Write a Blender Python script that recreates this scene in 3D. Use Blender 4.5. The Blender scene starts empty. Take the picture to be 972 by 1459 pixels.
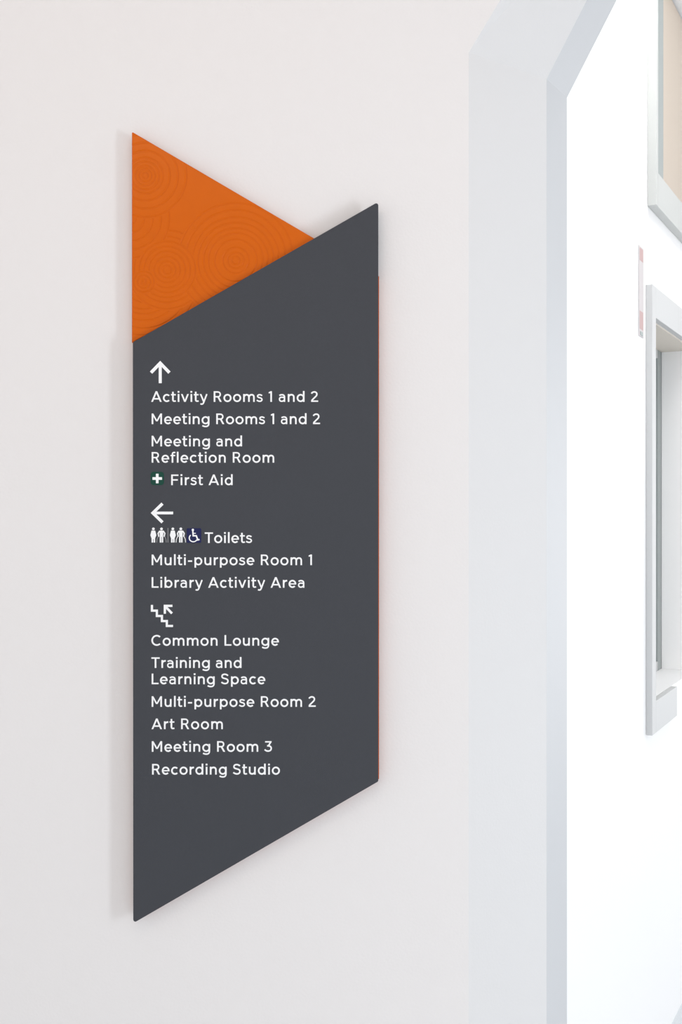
import bpy, bmesh, math
from mathutils import Vector

# ------------------------------------------------------------------ camera, world, lights, exposure
S = bpy.context.scene
C = S.collection
F = 1500.0                      # focal length in pixels of the 972x1459 frame
CX, CY, EYE = 486.0, 729.5, 1.5

cam_d = bpy.data.cameras.new('camera')
cam = bpy.data.objects.new('camera', cam_d)
C.objects.link(cam)
cam.location = (0, 0, EYE)
cam.rotation_euler = (math.pi/2, 0, 0)
cam_d.sensor_fit = 'VERTICAL'
cam_d.sensor_height = 36.0
cam_d.lens = 36.0*F/1459.0
cam_d.clip_start = 0.05
S.camera = cam

world = bpy.data.worlds.new('world')
S.world = world
world.use_nodes = True
bg = world.node_tree.nodes['Background']
bg.inputs['Color'].default_value = (0.98, 0.985, 1.0, 1)
bg.inputs['Strength'].default_value = 1.12

def area(name, loc, target, size, size_y, power, col):
    d = bpy.data.lights.new(name, 'AREA')
    d.shape = 'RECTANGLE'; d.size = size; d.size_y = size_y
    d.energy = power; d.color = col
    o = bpy.data.objects.new(name, d); C.objects.link(o)
    o.location = loc
    o.rotation_euler = (Vector(target)-Vector(loc)).to_track_quat('-Z', 'Y').to_euler()
    return o

area('daylight_right', (2.3, 0.1, 1.25), (-0.2, 1.5, 1.25), 0.26, 1.2, 26.0, (0.84, 0.92, 1.0))
area('ceiling_light_front', (-0.35, 0.15, 2.62), (-0.2, 1.5, 1.25), 1.0, 0.35, 3.6, (1.0, 0.72, 0.55))
area('fill_beyond_top', (1.05, 2.25, 3.34), (1.05, 2.6, 0.0), 1.3, 0.5, 20.0, (1.0, 0.995, 0.985))  # added unseen fill, lights the casing ends and stays off the reveals
area('fill_beyond_side', (5.2, 5.0, 1.3), (0.9, 2.9, 0.9), 2.0, 2.4, 56.0, (1.0, 0.995, 0.99))  # unseen fill light added to brighten the far wall and trim

S.view_settings.view_transform = 'Standard'
S.view_settings.look = 'None'
S.view_settings.gamma = 1.0
S.view_settings.use_curve_mapping = False
S.view_settings.exposure = -0.07

# ------------------------------------------------------------------ materials
def srgb(r, g, b):
    def f(c):
        c /= 255.0
        return c/12.92 if c <= 0.04045 else ((c+0.055)/1.055)**2.4
    return (f(r), f(g), f(b), 1)

def mat(name, col, rough=0.6, bump=None, vary=0.0, vscale=4.0, spec=0.5, metal=0.0, trans=0.0):
    m = bpy.data.materials.new(name); m.use_nodes = True
    nt = m.node_tree; b = nt.nodes['Principled BSDF']
    b.inputs['Base Color'].default_value = col
    b.inputs['Roughness'].default_value = rough
    b.inputs['Specular IOR Level'].default_value = spec
    b.inputs['Metallic'].default_value = metal
    if trans: b.inputs['Transmission Weight'].default_value = trans
    tc = nt.nodes.new('ShaderNodeTexCoord')
    if vary:
        n = nt.nodes.new('ShaderNodeTexNoise'); n.inputs['Scale'].default_value = vscale
        n.inputs['Detail'].default_value = 4
        r = nt.nodes.new('ShaderNodeMix'); r.data_type = 'RGBA'
        r.inputs[6].default_value = tuple(c*(1-vary) for c in col[:3])+(1,)
        r.inputs[7].default_value = tuple(min(1, c*(1+vary)) for c in col[:3])+(1,)
        nt.links.new(tc.outputs['Object'], n.inputs['Vector'])
        nt.links.new(n.outputs['Fac'], r.inputs[0])
        nt.links.new(r.outputs[2], b.inputs['Base Color'])
    if bump:
        n = nt.nodes.new('ShaderNodeTexNoise'); n.inputs['Scale'].default_value = bump[0]
        n.inputs['Detail'].default_value = 3
        bp = nt.nodes.new('ShaderNodeBump'); bp.inputs['Strength'].default_value = bump[1]
        bp.inputs['Distance'].default_value = 0.001
        nt.links.new(tc.outputs['Object'], n.inputs['Vector'])
        nt.links.new(n.outputs['Fac'], bp.inputs['Height'])
        nt.links.new(bp.outputs['Normal'], b.inputs['Normal'])
    return m

M = {
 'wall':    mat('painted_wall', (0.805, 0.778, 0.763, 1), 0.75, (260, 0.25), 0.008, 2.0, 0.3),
 'reveal':  mat('reveal_shaded_wall', (0.70, 0.688, 0.68, 1), 0.7, (260, 0.15), 0.006, 2.0, 0.3),  # wall paint greyed so the reveal carries its shade in the colour
 'white':   mat('white_wall', (0.88, 0.88, 0.88, 1), 0.7, (260, 0.15), 0.006, 2.0, 0.3),
 'trim':    mat('satin_trim', (0.54, 0.545, 0.555, 1), 0.5, None, 0.01, 3.0, 0.4),
 'casing':  mat('casing_paint', (0.585, 0.59, 0.59, 1), 0.5, None, 0.01, 3.0, 0.4),
 'casing_upper': mat('greenish_casing_dimmed', (0.52, 0.53, 0.515, 1), 0.5, None, 0.01, 3.0, 0.4),  # greenish tone, also darkened to offset the strong light near the top
 'ceiling': mat('ceiling_paint', (0.8, 0.8, 0.8, 1), 0.8, (200, 0.2), 0.01),
 'floor':   mat('grey_carpet', (0.68, 0.71, 0.74, 1), 0.95, (900, 0.8), 0.15, 300.0, 0.1),
 'grey':    mat('charcoal_powder_coat', srgb(63, 65, 70), 0.62, (1400, 0.25), 0.05, 260.0, 0.3),
 'orange':  mat('orange_lacquer', (0.64, 0.118, 0.0, 1), 0.24, (900, 0.10), 0.03, 60.0, 0.16),
 'letter':  mat('white_vinyl', (0.93, 0.93, 0.93, 1), 0.5, None, 0.004, 200.0, 0.3),
 'fade':    mat('grey_vinyl', (0.28, 0.28, 0.29, 1), 0.5, None, 0.02, 200.0, 0.3),
 'green':   mat('green_vinyl', srgb(0, 66, 52), 0.5, None, 0.03, 200.0, 0.3),
 'blue':    mat('blue_vinyl', srgb(20, 26, 78), 0.5, None, 0.03, 200.0, 0.3),
 'alu':     mat('grey_aluminium', (0.32, 0.35, 0.345, 1), 0.45, None, 0.02, 30.0),
 'blind':   mat('beige_blind', (0.56, 0.47, 0.38, 1), 0.85, (700, 0.4), 0.03, 5.0, 0.2),
 'glass':   mat('window_glass', (0.97, 0.99, 0.985, 1), 0.02, None, 0, 1, 0.5, 0, 1.0),
 'frosted': mat('frosted_glass', (0.66, 0.57, 0.48, 1), 0.5, None, 0, 1, 0.2, 0, 0.2),
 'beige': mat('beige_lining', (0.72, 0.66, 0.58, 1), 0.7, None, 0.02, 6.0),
 'bright': mat('lit_jamb_white', (0.94, 0.93, 0.92, 1), 0.7, None, 0.004, 6.0),  # whitened: light on the window jamb is put into this colour
 'pink':    mat('red_print', (0.50, 0.33, 0.325, 1), 0.5, None, 0.03, 60.0),
 'notice':  mat('notice_plate', (0.57, 0.53, 0.535, 1), 0.5, None, 0.01, 60.0),
 'screw':   mat('screw_steel', (0.35, 0.40, 0.40, 1), 0.4, None, 0.02, 60.0, 0.5, 0.7),
}

# ------------------------------------------------------------------ helpers
def obj(name, bm, m, parent=None, smooth=False, bevel=0):
    bmesh.ops.recalc_face_normals(bm, faces=bm.faces)
    me = bpy.data.meshes.new(name); bm.to_mesh(me); bm.free()
    if smooth:
        for p in me.polygons: p.use_smooth = True
    me.materials.append(m)
    o = bpy.data.objects.new(name, me); C.objects.link(o)
    if parent: o.parent = parent
    if bevel:
        b = o.modifiers.new('bevel', 'BEVEL'); b.width = bevel; b.segments = 3; b.limit_method = 'ANGLE'
    return o

def struct(o):
    o['kind'] = 'structure'; return o

def prism(bm, bottom, top):
    """loft between two polygons with the same number of points"""
    a = [bm.verts.new(p) for p in bottom]; b = [bm.verts.new(p) for p in top]
    n = len(a)
    bm.faces.new(a); bm.faces.new(b[::-1])
    for i in range(n):
        j = (i+1) % n
        bm.faces.new((a[i], b[i], b[j], a[j]))

def box(bm, x0, x1, y0, y1, z0, z1):
    prism(bm, [(x0,y0,z0),(x1,y0,z0),(x1,y1,z0),(x0,y1,z0)], [(x0,y0,z1),(x1,y0,z1),(x1,y1,z1),(x0,y1,z1)])

# ------------------------------------------------------------------ setting
YW = 1.5                                        # face of the wall that carries the sign
XL, XR, TOPW = -2.4, 3.6, 3.4
def opening(xj, slope, ztop, xmid=1.25, zk=2.1545):
    xt = xj+slope*(ztop-zk)
    return [(xj, 0.0), (xj, zk), (xt, ztop), (2*xmid-xt, ztop), (2*xmid-xj, zk), (2*xmid-xj, 0.0)]
oF = opening(0.182, 0.60, 2.62)
oB = opening(0.311, 0.51, 2.60)
oT = opening(0.3572, 0.51, 2.60)

def portal(y, op):                              # outer rectangle with the opening cut from its foot
    return [(XL, y, 0)]+[(x, y, z) for x, z in op]+[(XR, y, 0), (XR, y, TOPW), (XL, y, TOPW)]
bm = bmesh.new()
prism(bm, portal(YW, oF), portal(1.592, oB))
wb = struct(obj('wall_back', bm, M['wall']))
wb.data.materials.append(M['reveal'])           # splayed reveal of the opening, its shade put into a greyer colour
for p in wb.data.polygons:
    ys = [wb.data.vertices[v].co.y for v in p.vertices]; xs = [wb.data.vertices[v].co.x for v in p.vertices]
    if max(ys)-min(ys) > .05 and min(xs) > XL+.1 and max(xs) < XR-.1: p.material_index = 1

bm = bmesh.new()
def ring(y, op, out=0.05):
    o2 = [(op[5][0]+out, 0), (op[4][0]+out, op[4][1]), (op[3][0]+out, op[3][1]+out), (op[2][0]-out, op[2][1]+out), (op[1][0]-out, op[1][1]), (op[0][0]-out, 0)]
    return [(x, y, z) for x, z in op]+[(x, y, z) for x, z in o2]
prism(bm, ring(1.5922, oB), ring(1.664, oT, 0.09))
struct(obj('trim_1', bm, M['trim']))

bm = bmesh.new(); box(bm, XL-.1, XR+2.6, -2.6, 6.4, -0.06, 0.0)
struct(obj('floor', bm, M['floor']))
bm = bmesh.new(); box(bm, XL, XR, -1.5, YW, 2.75, 2.85)
struct(obj('ceiling', bm, M['ceiling']))

bm = bmesh.new(); box(bm, 2.46, 2.56, -2.6, YW-.0005, 0.0, 2.75)
struct(obj('wall_right', bm, M['wall']))  # unseen wall, added to cut sky light reaching the reveals

# the oblique wall of the room beyond the opening: O origin, E along it, N out of it
PV = 1322.0
E = Vector(((PV-CX)/F, 1.0, 0)).normalized()
N = Vector((E.y, -E.x, 0))
D808 = 2.19
P808 = Vector(((808-CX)/F*D808, D808, 0))
O = P808 - E*((D808-1.70)/E.y)
def s_of(px, n=0.0):                            # where the view ray of column px meets the plane at offset n
    k = (px-CX)/F
    b = O+N*n
    return (k*b.y-b.x)/(E.x-k*E.y)
def z_of(py, s, n=0.0):
    return EYE-(py-CY)/F*(O+N*n+E*s).y
def wbox(bm, s0, s1, n0, n1, z0, z1):
    q = [O+E*s0+N*n0, O+E*s1+N*n0, O+E*s1+N*n1, O+E*s0+N*n1]
    prism(bm, [(p.x, p.y, z0) for p in q], [(p.x, p.y, z1) for p in q])

PC = 0.017                                       # casing stands proud of the wall
# serving window
a0 = s_of(920.5); a1 = s_of(935, PC)
az0 = z_of(999, a1, PC); az1 = z_of(453, a1, PC)
a2 = a1+0.61
atop = z_of(404, s_of(929, PC), PC); abot = z_of(1049, s_of(929, PC), PC)
# upper window
u0 = s_of(922.5); u1 = s_of(936.5, PC+.004)
uz0 = z_of(247, u1, PC); ubot = z_of(288, s_of(928, PC), PC)
u2 = u1+0.75; uz1 = 3.1
SE = 3.6
RD = -0.13
bm = bmesh.new()
wbox(bm, 0, a1, -.18, 0, 0, TOPW)
wbox(bm, a1, a2, -.18, 0, 0, az0)
wbox(bm, a1, a2, -.18, 0, az1, uz0)
wbox(bm, a2, SE, -.18, 0, 0, uz0)
wbox(bm, u2, SE, -.18, 0, uz0, TOPW)
wbox(bm, a1, u2, -.18, 0, uz1, TOPW)
if u1 > a1: wbox(bm, a1, u1, -.18, 0, uz0, uz1)
struct(obj('wall_far', bm, M['white']))
bm = bmesh.new(); box(bm, 0.0, XR+1, 1.60, 5.6, TOPW, TOPW+.1)
o = struct(obj('ceiling', bm, M['ceiling']))

def window(name, s0, s1, s2, z0, z1, zb, zt, sides=0.05):
    w = bpy.data.objects.new(name, None); C.objects.link(w)
    w.location = O+E*s0; w['kind'] = 'structure'
    return w
def wpart(name, bm, m, root, bevel=0):
    o = obj(name, bm, m, root, bevel=bevel)
    o.matrix_parent_inverse = root.matrix_basis.inverted()
    return o

w1 = window('window_1', a0, a1, a2, az0, az1, abot, atop)
bpy.context.view_layer.update()
g = 0.0004
bm = bmesh.new(); wbox(bm, a0, a1, g, PC, abot, atop); wpart('casing_board', bm, M['casing'], w1, .0012)
bm = bmesh.new(); wbox(bm, a2, a2+(a1-a0), g, PC, abot, atop); wpart('casing_board', bm, M['casing'], w1, .0012)
bm = bmesh.new(); wbox(bm, a1+g, a2-g, g, PC, az1, atop); wpart('casing_board', bm, M['casing'], w1, .0012)
bm = bmesh.new(); wbox(bm, a1+g, s_of(965, PC), g, PC, abot, az0); wpart('sill_board', bm, M['casing'], w1, .0012)
# sash behind the reveal
bm = bmesh.new()
wbox(bm, a2-.055, a2-.0045, RD, RD+.03, az0, az1); wpart('sash_stile', bm, M['alu'], w1, .001)
bm = bmesh.new()
wbox(bm, a1+g, a1+.055, RD, RD+.03, az0, az1); wpart('sash_stile', bm, M['alu'], w1, .001)
bm = bmesh.new()
wbox(bm, a1+.056, a2-.056, RD, RD+.03, az0, az0+.03); wpart('sash_rail', bm, M['casing'], w1, .001)
bm = bmesh.new()
wbox(bm, a1+.056, a2-.056, RD, RD+.03, az1-.03, az1-g); wpart('sash_rail', bm, M['casing'], w1, .001)
bm = bmesh.new()
wbox(bm, a1+.05, a2-.05, RD+.012, RD+.018, az0+.025, az1-.025); wpart('pane', bm, M['glass'], w1)

bm = bmesh.new()
wbox(bm, a2-.004, a2-g, RD+.031, -.0005, az0+.0002, az1-.0002); wpart('lit_jamb_lining', bm, M['bright'], w1)  # added lining, its white stands for window light on the jamb
bm = bmesh.new()
wbox(bm, a1+.0005, a2-.0045, RD+.031, -.0005, az1-.004, az1-.0003); wpart('head_lining', bm, M['beige'], w1)

w2 = window('window_2', u0, u1, u2, uz0, uz1, ubot, 3.2)
bpy.context.view_layer.update()
PU = 0.024
bm = bmesh.new(); wbox(bm, u0, u1, g, PU, ubot, 3.2); wpart('casing_board', bm, M['casing_upper'], w2, .0012)
bm = bmesh.new(); wbox(bm, u2, u2+.1, g, PU, ubot, 3.2); wpart('casing_board', bm, M['casing_upper'], w2, .0012)
bm = bmesh.new(); wbox(bm, u1+g, u2-g, g, PU, ubot, uz0); wpart('casing_board', bm, M['casing_upper'], w2, .0012)
bm = bmesh.new(); wbox(bm, u1+g, u2-g, g, PU, uz1, 3.2); wpart('casing_board', bm, M['casing_upper'], w2, .0012)
RU = -0.03
us = s_of(945.5, RU)
bm = bmesh.new(); wbox(bm, u1+g, us, RU-.02, RU, uz0+g, uz1-g); wpart('sash_stile', bm, M['alu'], w2, .001)
bm = bmesh.new(); wbox(bm, u2-.06, u2-g, RU-.02, RU, uz0+g, uz1-g); wpart('sash_stile', bm, M['alu'], w2, .001)
bm = bmesh.new(); wbox(bm, us+g, u2-.061, RU-.02, RU, uz0+g, uz0+.022); wpart('sash_rail', bm, M['casing_upper'], w2, .001)  # light from above put into the rail as a paler colour than the stile
bm = bmesh.new(); wbox(bm, us+g, u2-.061, RU-.013, RU-.008, uz0+.018, uz1-.01); wpart('pane', bm, M['frosted'], w2)
bm = bmesh.new(); wbox(bm, us-.02, u2-.03, RU-.035, RU-.025, uz0+g, uz1-g); wpart('blind', bm, M['blind'], w2)

# small notice plate on that wall
n0 = s_of(911.3, .003); n1 = s_of(917.8, .003)
sm = (n0+n1)/2
nz1 = z_of(352, sm); nz0 = z_of(480, sm)
nt_ = bpy.data.objects.new('wall_notice', None); C.objects.link(nt_); nt_.location = O+E*sm+Vector((0, 0, nz0))
nt_['label'] = 'narrow pale pink notice strip on the bright white wall beside the serving window'
nt_['category'] = 'notice'
bpy.context.view_layer.update()
bm = bmesh.new(); wbox(bm, n0, n1, 0.0003, .0022, nz0, nz1); wpart('plate', bm, M['notice'], nt_, .0008)
h = nz1-nz0
bm = bmesh.new(); wbox(bm, n0+.006, n1-.006, .0022, .0026, nz1-h*.16, nz1-h*.02); wpart('printed_band', bm, M['pink'], nt_)
bm = bmesh.new(); wbox(bm, n0+.006, n1-.006, .0022, .0026, nz0+h*.08, nz0+h*.28); wpart('printed_band', bm, M['pink'], nt_)
bm = bmesh.new(); wbox(bm, n0+.012, n1-.012, .0022, .0034, nz0+h*.012, nz0+h*.055); wpart('screw', bm, M['screw'], nt_)

# ------------------------------------------------------------------ the sign
YO_F, YO_B = 1.4865, 1.4940       # orange panel front / back
YG_F, YG_B = 1.4800, 1.4852       # charcoal panel front / back
def at(px, py, y):                # a point of the sign face that lies at depth y
    return (px-CX)/F*y, EYE-(py-CY)/F*y

sx, sz = at(364, 1315, YW)
sign = bpy.data.objects.new('wayfinding_sign', None); C.objects.link(sign)
sign.location = (sx, YW, sz)
sign['label'] = 'tall charcoal and orange parallelogram directory sign with white lettering on the off-white wall'
sign['category'] = 'sign'
bpy.context.view_layer.update()
def spart(name, bm, m, parent=sign, label=None, smooth=False, bevel=0):
    o = obj(name, bm, m, parent, smooth=smooth, bevel=bevel)
    inv = sign.matrix_basis.inverted()
    if parent is sign: o.matrix_parent_inverse = inv
    else: o.matrix_parent_inverse = inv; o.matrix_basis = sign.matrix_basis; o.matrix_parent_inverse = inv
    if parent is not sign:
        o.matrix_parent_inverse.identity(); o.matrix_basis.identity()
    if label: o['label'] = label
    return o

def rounded(pts, rad, seg=5):
    out = []; n = len(pts)
    for i in range(n):
        p0, p, p1 = Vector(pts[i-1]), Vector(pts[i]), Vector(pts[(i+1) % n])
        a = (p0-p).normalized(); b = (p1-p).normalized()
        ang = a.angle(b); d = rad/math.tan(ang/2)
        c = p+(a+b).normalized()*(rad/math.sin(ang/2))
        s = p+a*d-c; e = p+b*d-c
        t0 = math.atan2(s.y, s.x); t1 = math.atan2(e.y, e.x)
        dt = (t1-t0+math.pi) % (2*math.pi)-math.pi
        for k in range(seg+1):
            t = t0+dt*k/seg
            out.append((c.x+rad*math.cos(t), c.y+rad*math.sin(t)))
    return out

def slab(pts_px, yf, yb, rad):
    pts = rounded([at(x, y, yf) for x, y in pts_px], rad)
    bm = bmesh.new()
    prism(bm, [(x, yf, z) for x, z in pts], [(x, yb, z) for x, z in pts])
    return bm
grey = [(189.2, 487.6), (539.2, 287.3), (539.2, 1113.5), (189.8, 1315.6)]
orng = [(188.0, 187.6), (540.2, 393.8), (540.2, 1110.0), (197.0, 1306.0), (197.0, 495.0), (188.0, 488.0)]
orange = spart('orange_panel', slab(orng, YO_F, YO_B, 0.0012), M['orange'], bevel=0.0004, label='orange panel embossed with ripple rings, behind the charcoal one')
charcoal = spart('charcoal_panel', slab(grey, YG_F, YG_B, 0.003), M['grey'], bevel=0.0005, label='dark charcoal grey front panel')
# spacers that hold it off the wall
for px, py in ((240, 480), (490, 480), (240, 1190), (490, 1050)):
    x, z = at(px, py, YW)
    bm = bmesh.new()
    prism(bm, [(x+.012*math.cos(t), YO_B, z+.012*math.sin(t)) for t in [k*math.pi/8 for k in range(16)]],
              [(x+.012*math.cos(t), YW, z+.012*math.sin(t)) for t in [k*math.pi/8 for k in range(16)]])
    spart('spacer', bm, M['alu'])

# embossed ripples: centres, ring radii (pixels) in order of which ripple lies on top
RIP = [((204.5, 402), [3.5, 9, 14.5]),
       ((237.6, 384.5), [5.8, 12, 18.5, 26, 33, 40]),
       ((206.5, 250.5), [4, 9, 14, 20, 25.5, 35.5, 47, 59]),
       ((335.8, 371.6), [5.5, 11.5, 18.5, 30, 39, 46, 54, 62, 72, 82]),
       ((184.5, 311), [9, 21, 33, 45, 56.5]),
       ((237.6, 384.5), [47, 56]),
       ((204.5, 402), [19, 29, 39, 46, 55, 66, 76])]
def relief(px, py):
    for (cx, cy), rs in RIP:
        d = math.hypot(px-cx, py-cy)
        if d < rs[-1]+3:
            m = min(abs(d-r) for r in rs)
            return -math.exp(-(m/0.85)**2)
    return 0.0
A_, B_, C_ = (188.7, 189.4), (188.7, 487.5), (452.0, 343.0)
n = 400
verts = []; faces = []
idx = {}
for i in range(n+1):
    for j in range(n+1-i):
        u, v = i/n, j/n
        px = A_[0]+(B_[0]-A_[0])*u+(C_[0]-A_[0])*v
        py = A_[1]+(B_[1]-A_[1])*u+(C_[1]-A_[1])*v
        x, z = at(px, py, YO_F)
        idx[i, j] = len(verts)
        verts.append((x, YO_F-0.0006-0.001*relief(px, py), z))
for i in range(n):
    for j in range(n-i):
        faces.append((idx[i, j], idx[i, j+1], idx[i+1, j]))
        if j < n-i-1:
            faces.append((idx[i+1, j], idx[i, j+1], idx[i+1, j+1]))
me = bpy.data.meshes.new('ripple_relief'); me.from_pydata(verts, [], faces)
for p in me.polygons: p.use_smooth = True
me.materials.append(M['orange'])
ro = bpy.data.objects.new('ripple_relief', me); C.objects.link(ro); ro.parent = orange
sk = bmesh.new(); sk.from_mesh(me); bmesh.ops.recalc_face_normals(sk, faces=sk.faces)
if sum(f.normal.y for f in list(sk.faces)[:200]) > 0: bmesh.ops.reverse_faces(sk, faces=sk.faces)
be = [e for e in sk.edges if e.is_boundary]            # skirt back to the slab
r = bmesh.ops.extrude_edge_only(sk, edges=be)
for v in r['geom']:
    if isinstance(v, bmesh.types.BMVert): v.co.y = YO_F
sk.to_mesh(me); sk.free()

# ------------------------------------------------------------------ lettering (drawn in em units, capital height 720)
W = 112.0
lift = [0]
class Pen:
    """collects flat convex pieces for one line of lettering"""
    def __init__(s): s.poly = []
    def add(s, pts): s.poly.append(pts)
def rect(x0, y0, x1, y1): return [[(x0, y0), (x1, y0), (x1, y1), (x0, y1)]]
def Vs(x, y0, y1, w=W): return rect(x, y0, x+w, y1)
def para(x0, y0, x1, y1, w): return [[(x0, y0), (x0+w, y0), (x1+w, y1), (x1, y1)]]
def stroke(pts, w=W):
    L, R = [], []
    n = len(pts)
    for i in range(n):
        p = Vector(pts[i])
        d0 = (p-Vector(pts[i-1])).normalized() if i else None
        d1 = (Vector(pts[i+1])-p).normalized() if i < n-1 else None
        if d0 is None: t = d1; k = 1
        elif d1 is None: t = d0; k = 1
        else:
            t = (d0+d1).normalized(); k = 1/max(.35, t.dot(d1))
        nn = Vector((-t.y, t.x))*w/2*k
        L.append(p+nn); R.append(p-nn)
    return [[tuple(R[i]), tuple(R[i+1]), tuple(L[i+1]), tuple(L[i])] for i in range(n-1)]
def bez(start, *segs, k=9):
    """segs: (p,) a straight line, or (c1, c2, p) a cubic"""
    pts = [start]
    for sg in segs:
        if len(sg) == 1: pts.append(sg[0]); continue
        p0 = pts[-1]; c1, c2, p3 = sg
        for i in range(1, k+1):
            t = i/k; a = (1-t)**3; b = 3*t*(1-t)**2; c = 3*t*t*(1-t); d = t**3
            pts.append((a*p0[0]+b*c1[0]+c*c2[0]+d*p3[0], a*p0[1]+b*c1[1]+c*c2[1]+d*p3[1]))
    return pts
def arc(cx, cy, rx, ry, a0, a1, w=W, k=26):
    pieces = []
    for i in range(k):
        q = []
        for a, (ra, rb) in (((a0+(a1-a0)*i/k), (rx, ry)), ((a0+(a1-a0)*(i+1)/k), (rx, ry))):
            a = math.radians(a); q.append((cx+ra*math.cos(a), cy+rb*math.sin(a)))
        for a in ((a0+(a1-a0)*(i+1)/k), (a0+(a1-a0)*i/k)):
            a = math.radians(a); q.append((cx+(rx-w)*math.cos(a), cy+(ry-w*.95)*math.sin(a)))
        pieces.append(q)
    return pieces
XH = 530
def arch(x, right, top=XH+8):     # n-shaped arch that springs from a stem centred on x and ends in a stem at right
    c = top-W/2
    return stroke(bez((x, 270), ((x, 400), (x+75, c), ((x+right)/2+14, c)), ((right-45, c), (right, 410), (right, 300)), ((right, 0),)), W*.97)
bowl = lambda cx: arc(cx, 262, 268, 274, 0, 360)
G = {
 'A': (754, para(20, 0, 322, 720, 118)+para(734-118, 0, 314, 720, 118)+rect(170, 160, 590, 255)),
 'R': (680, Vs(84, 0, 720)+stroke(bez((150, 672), ((350, 672),), ((460, 672), (528, 610), (528, 508)), ((528, 400), (455, 345), (350, 345)), ((150, 345),)), 97)+para(505, 0, 325, 330, 128)),
 'M': (870, Vs(84, 0, 720)+Vs(870-84-W, 0, 720)+para(380, 190, 84, 720, 110)+para(380, 190, 870-84-110, 720, 110)),
 'F': (620, Vs(84, 0, 720)+rect(84, 623, 575, 720)+rect(84, 305, 535, 402)),
 'T': (620, Vs(310-W/2, 0, 720)+rect(28, 622, 592, 720)),
 'L': (580, Vs(84, 0, 720)+rect(84, 0, 555, 98)),
 'C': (740, arc(410, 360, 368, 372, 46, 314, W, 34)),
 'S': (620, stroke(bez((510, 578), ((450, 645), (370, 676), (292, 676)), ((185, 676), (108, 625), (108, 535)), ((108, 440), (185, 412), (305, 385)), ((440, 355), (512, 310), (512, 210)), ((512, 108), (428, 44), (310, 44)), ((215, 44), (140, 80), (66, 145))), 100)),
 'a': (560, stroke(bez((88, 428), ((135, 462), (190, 484), (255, 484)), ((370, 484), (432, 425), (432, 312)), ((432, 0),)), 98)+stroke(bez((432, 285), ((370, 304), (310, 314), (250, 314)), ((150, 314), (92, 262), (92, 178)), ((92, 92), (155, 42), (235, 42)), ((340, 42), (432, 100), (432, 200))), 92)),
 'b': (650, bowl(335)+Vs(70, 0, 740)),
 'c': (545, arc(305, 262, 266, 274, 44, 316)),
 'd': (650, bowl(312)+Vs(650-70-W, 0, 740)),
 'e': (600, arc(302, 262, 262, 274, 0, 318)+rect(60, 220, 560, 300)),
 'f': (345, Vs(96, 0, 560)+stroke(bez((96+W/2, 520), ((96+W/2, 580),), ((149, 660), (200, 690), (262, 690)), ((295, 690), (320, 686), (345, 676))), 98)+rect(18, 438, 335, 530)),
 'g': (650, bowl(312)+Vs(650-70-W, 20, XH)+stroke(bez((527, 60), ((527, 20),), ((527, -100), (450, -160), (318, -160)), ((235, -160), (165, -138), (100, -100))), 98)),
 'i': (250, Vs(72, 0, XH)+rect(65, 622, 185, 738)),
 'l': (246, Vs(70, 0, 740)),
 'm': (925, Vs(70, 0, XH)+arch(123, 462)+arch(462, 802)),
 'n': (605, Vs(70, 0, XH)+arch(123, 482)),
 'o': (630, arc(315, 262, 276, 276, 0, 360)),
 'p': (650, bowl(335)+Vs(70, -170, XH)),
 'r': (390, Vs(70, 0, XH)+stroke(bez((123, 230), ((123, 400), (200, 482), (365, 480)),), 112)),
 's': (480, stroke(bez((405, 418), ((355, 458), (295, 484), (232, 484)), ((160, 484), (102, 448), (102, 386)), ((102, 322), (160, 306), (245, 283)), ((335, 259), (396, 232), (396, 156)), ((396, 82), (330, 42), (245, 42)), ((170, 42), (105, 70), (48, 115))), 94)),
 't': (378, Vs(92, 130, 690)+stroke(bez((145, 210), ((145, 150),), ((145, 80), (180, 46), (242, 46)), ((282, 46), (315, 54), (345, 68))), 98)+rect(18, 438, 345, 530)),
 'u': (605, Vs(605-70-W, 0, XH)+[[(605-x, XH-y) for x, y in q] for q in arch(123, 482)]),
 'v': (570, para(230, 0, 18, XH, 112)+para(228, 0, 570-18-112, XH, 112)),
 'y': (570, para(238, 10, 18, XH, 112)+stroke(bez((500, XH-2), ((315, 40),), ((275, -70), (245, -152), (165, -152)), ((130, -152), (100, -146), (66, -128))), 100)),
 '1': (390, Vs(172, 0, 720)+[[(52, 655), (72, 568), (172, 596), (278, 596), (278, 724), (200, 724)]]),
 '2': (610, stroke(bez((88, 560), ((135, 640), (200, 676), (285, 676)), ((385, 676), (452, 615), (452, 522)), ((452, 440), (405, 385), (310, 302)), ((100, 88),)), 102)+rect(62, 0, 545, 96)),
 '3': (610, rect(80, 626, 520, 720)+para(260, 420, 395, 640, 118)+stroke(bez((215, 402), ((285, 402),), ((420, 402), (496, 335), (496, 226)), ((496, 112), (400, 44), (285, 44)), ((190, 44), (115, 85), (50, 152))), 100)),
 '-': (400, rect(60, 225, 340, 325)),
 ' ': (262, []),
}

def poly_mesh(polys, y0, t=0.0005):
    """polys: pieces in pixels of the photograph -> thin raised vinyl on the plane y0"""
    bm = bmesh.new()
    for k, q in enumerate(polys):
        ar = sum(q[i-1][0]*q[i][1]-q[i][0]*q[i-1][1] for i in range(len(q)))
        if abs(ar) < 1e-6: continue
        yf = y0-t-(k % 23)*1.2e-6
        pf = [at(x, y, YG_F) for x, y in q]
        prism(bm, [(x, yf, z) for x, z in pf], [(x, y0-.00002, z) for x, z in pf])
    return bm

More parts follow.
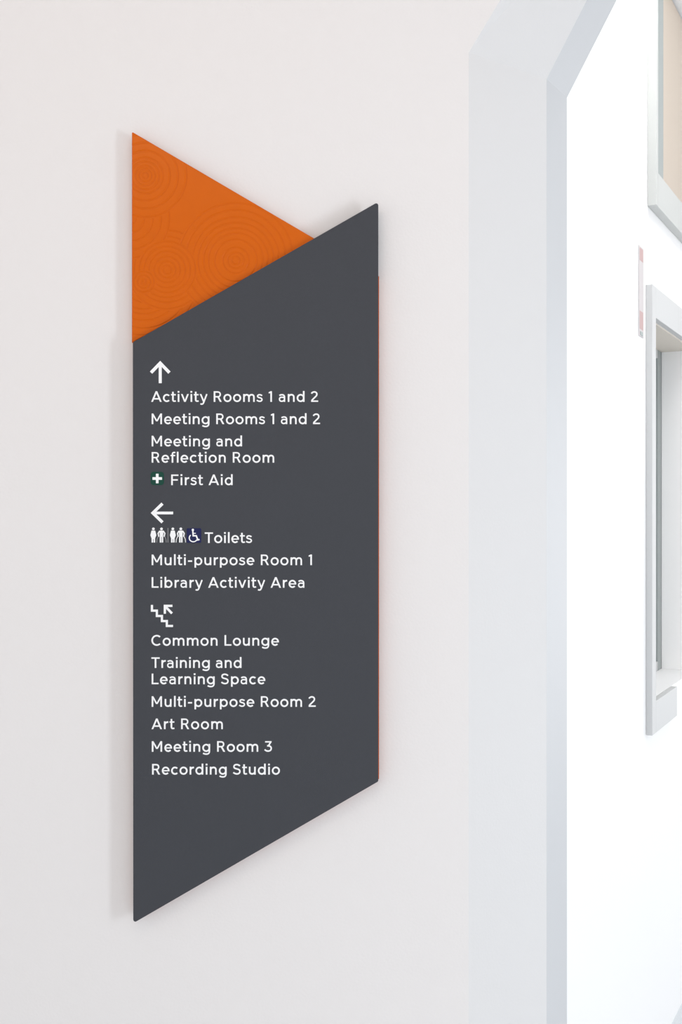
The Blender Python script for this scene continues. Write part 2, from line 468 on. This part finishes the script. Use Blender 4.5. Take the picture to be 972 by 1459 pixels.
SC = 15.1/720
def text_line(txt, x0, x1, base):
    adv = [G[c][0] for c in txt]
    def ext(track):
        x = 0; lo = 1e9; hi = -1e9; out = []
        for c, a in zip(txt, adv):
            for q in G[c][1]:
                p = [(x+u, v) for u, v in q]; out.append(p)
                lo = min(lo, min(u for u, v in p)); hi = max(hi, max(u for u, v in p))
            x += a+track
        return lo, hi, out
    lo, hi, _ = ext(0)
    track = ((x1-x0)/SC-(hi-lo))/max(1, len(txt)-1)
    print('TRACK', txt, round(track, 1))
    lo, hi, polys = ext(track)
    px = [[(x0+(u-lo)*SC, base-v*SC) for u, v in q] for q in polys]
    return spart('text_line', poly_mesh(px, YG_F), M['letter'], label='white lettering reading '+txt)

for t in (('Activity Rooms 1 and 2', 215.5, 453.5, 572.6), ('Meeting Rooms 1 and 2', 216.2, 456.2, 604.3),
          ('Meeting and', 216.2, 345, 636), ('Reflection Room', 216.2, 390.8, 659.2), ('First Aid', 244, 331.6, 691.2),
          ('Toilets', 291.8, 359.2, 773.6), ('Multi-purpose Room 1', 216.2, 444.6, 805.2), ('Library Activity Area', 216.2, 433.8, 837.4),
          ('Common Lounge', 215.8, 397.6, 919.9), ('Training and', 215.8, 344.2, 951.6), ('Learning Space', 216.2, 378.2, 974.8),
          ('Multi-purpose Room 2', 216.2, 450, 1007), ('Art Room', 216, 317.6, 1038.8), ('Meeting Room 3', 216.4, 387.6, 1071), ('Recording Studio', 216.8, 399, 1103.5)):
    text_line(*t)

# pictograms, in pixels
def disc(cx, cy, r, k=20): return [[(cx+r*math.cos(2*math.pi*i/k), cy+r*math.sin(2*math.pi*i/k)) for i in range(k)]]
def sp(pts, w): return stroke(pts, w)
spart('arrow_symbol', poly_mesh(sp([(228.4, 546), (228.4, 518)], 4.3)+sp([(215.3, 531), (228.4, 517.4), (241.5, 531)], 4.5), YG_F), M['letter'], label='white arrow pointing up')
spart('arrow_symbol', poly_mesh(sp([(246.8, 730.9), (219, 730.9)], 3.9)+sp([(231.6, 717.6), (217.9, 730.9), (231.6, 744.2)], 4.2), YG_F), M['letter'], label='white arrow pointing left')
st = [(216.6, 861.8), (216.6, 870), (223.6, 870), (223.6, 877.6), (230.8, 877.6), (230.8, 884.8), (237.8, 884.8), (237.8, 891.8), (246.6, 891.8)]
spart('stairs_symbol', poly_mesh(sp(st, 3.1)+sp([(245.8, 863.2), (235, 863.2), (235, 874.4)], 3.2)+sp([(235.6, 864), (245.2, 874)], 3.3), YG_F), M['letter'], label='white staircase zigzag with an arrow pointing up left')

def rrect(x0, y0, x1, y1, r):
    return [rounded([(x0, y0), (x1, y0), (x1, y1), (x0, y1)], r)]
fa = spart('first_aid_symbol', poly_mesh(rrect(214.8, 672.2, 233.6, 691.2, 4.2), YG_F, 0.0004), M['green'], label='dark green first aid badge')
spart('cross', poly_mesh(rect(217.4, 679.9, 231, 683.7)+rect(222.3, 675, 226.1, 688.6), YG_F-.0004, .0003), M['letter'], fa, 'white cross')

def P_(pts): return [(205+x/10.8, 745+y/10.8) for x, y in pts]
def female(c):
    q = disc(205+c/10.8, 745+92/10.8, 1.9)
    q += [P_([(c-28, 118), (c+28, 118), (c+46, 190), (c-46, 190)]), P_([(c-46, 190), (c+46, 190), (c+28, 235), (c-28, 235)])]
    q += [P_([(c-27, 232), (c-4, 232), (c-4, 302), (c-27, 302)]), P_([(c+4, 232), (c+27, 232), (c+27, 302), (c+4, 302)]), P_([(c-9, 225), (c+9, 225), (c+9, 250), (c-9, 250)])]
    return q
def male(c):
    q = disc(205+c/10.8, 745+92/10.8, 1.9)
    q += [P_([(c-30, 118), (c+30, 118), (c+24, 215), (c-24, 215)])]
    for s in (-1, 1):
        q += sp(P_([(c+s*28, 124), (c+s*52, 162), (c+s*40, 212)]), 1.7)
        q += [P_([(c+s*4, 210), (c+s*26, 210), (c+s*26, 302), (c+s*4, 302)])]
    return q
def crutch(c, s): return sp(P_([(c+s*46, 205), (c+s*68, 250), (c+s*74, 302)]), 0.9)
for c, kind, lab in ((147, 'f', 'white standing woman figure'), (272, 'm', 'white standing man figure with crutches'),
                (447, 'f', 'white standing woman figure beside the divider'), (570, 'm', 'white man figure with crutches beside the blue badge')):
    q = female(c) if kind == 'f' else male(c)
    o = spart('toilet_figure', poly_mesh(q, YG_F), M['letter'], label=lab)
    if kind == 'm':
        q = crutch(c, -1)+crutch(c, 1)
        spart('crutch', poly_mesh(q, YG_F), M['letter'] if c > 500 else M['fade'], o)
spart('divider_line', poly_mesh(sp(P_([(372, 78), (372, 302)]), 1.0), YG_F), M['fade'], label='thin grey divider between the toilet figures')

ws = spart('wheelchair_symbol', poly_mesh(rrect(266.2, 752.6, 286.8, 773.4, 1.6), YG_F, .0004), M['blue'], label='dark blue accessible toilet badge')
q = disc(205+755/10.8, 745+108/10.8, 1.7)
q += sp(P_([(755, 125), (760, 198), (808, 198), (832, 262), (858, 254)]), 2.0)
q += sp(P_([(757, 160), (800, 160)]), 1.2)
arcp = [(762+62*math.cos(math.radians(a)), 232+58*math.sin(math.radians(a))) for a in range(-5+30, 236, 12)]
q += sp(P_(arcp), 1.5)
spart('wheelchair_user', poly_mesh(q, YG_F-.0004, .0003), M['letter'], ws, 'white wheelchair user')
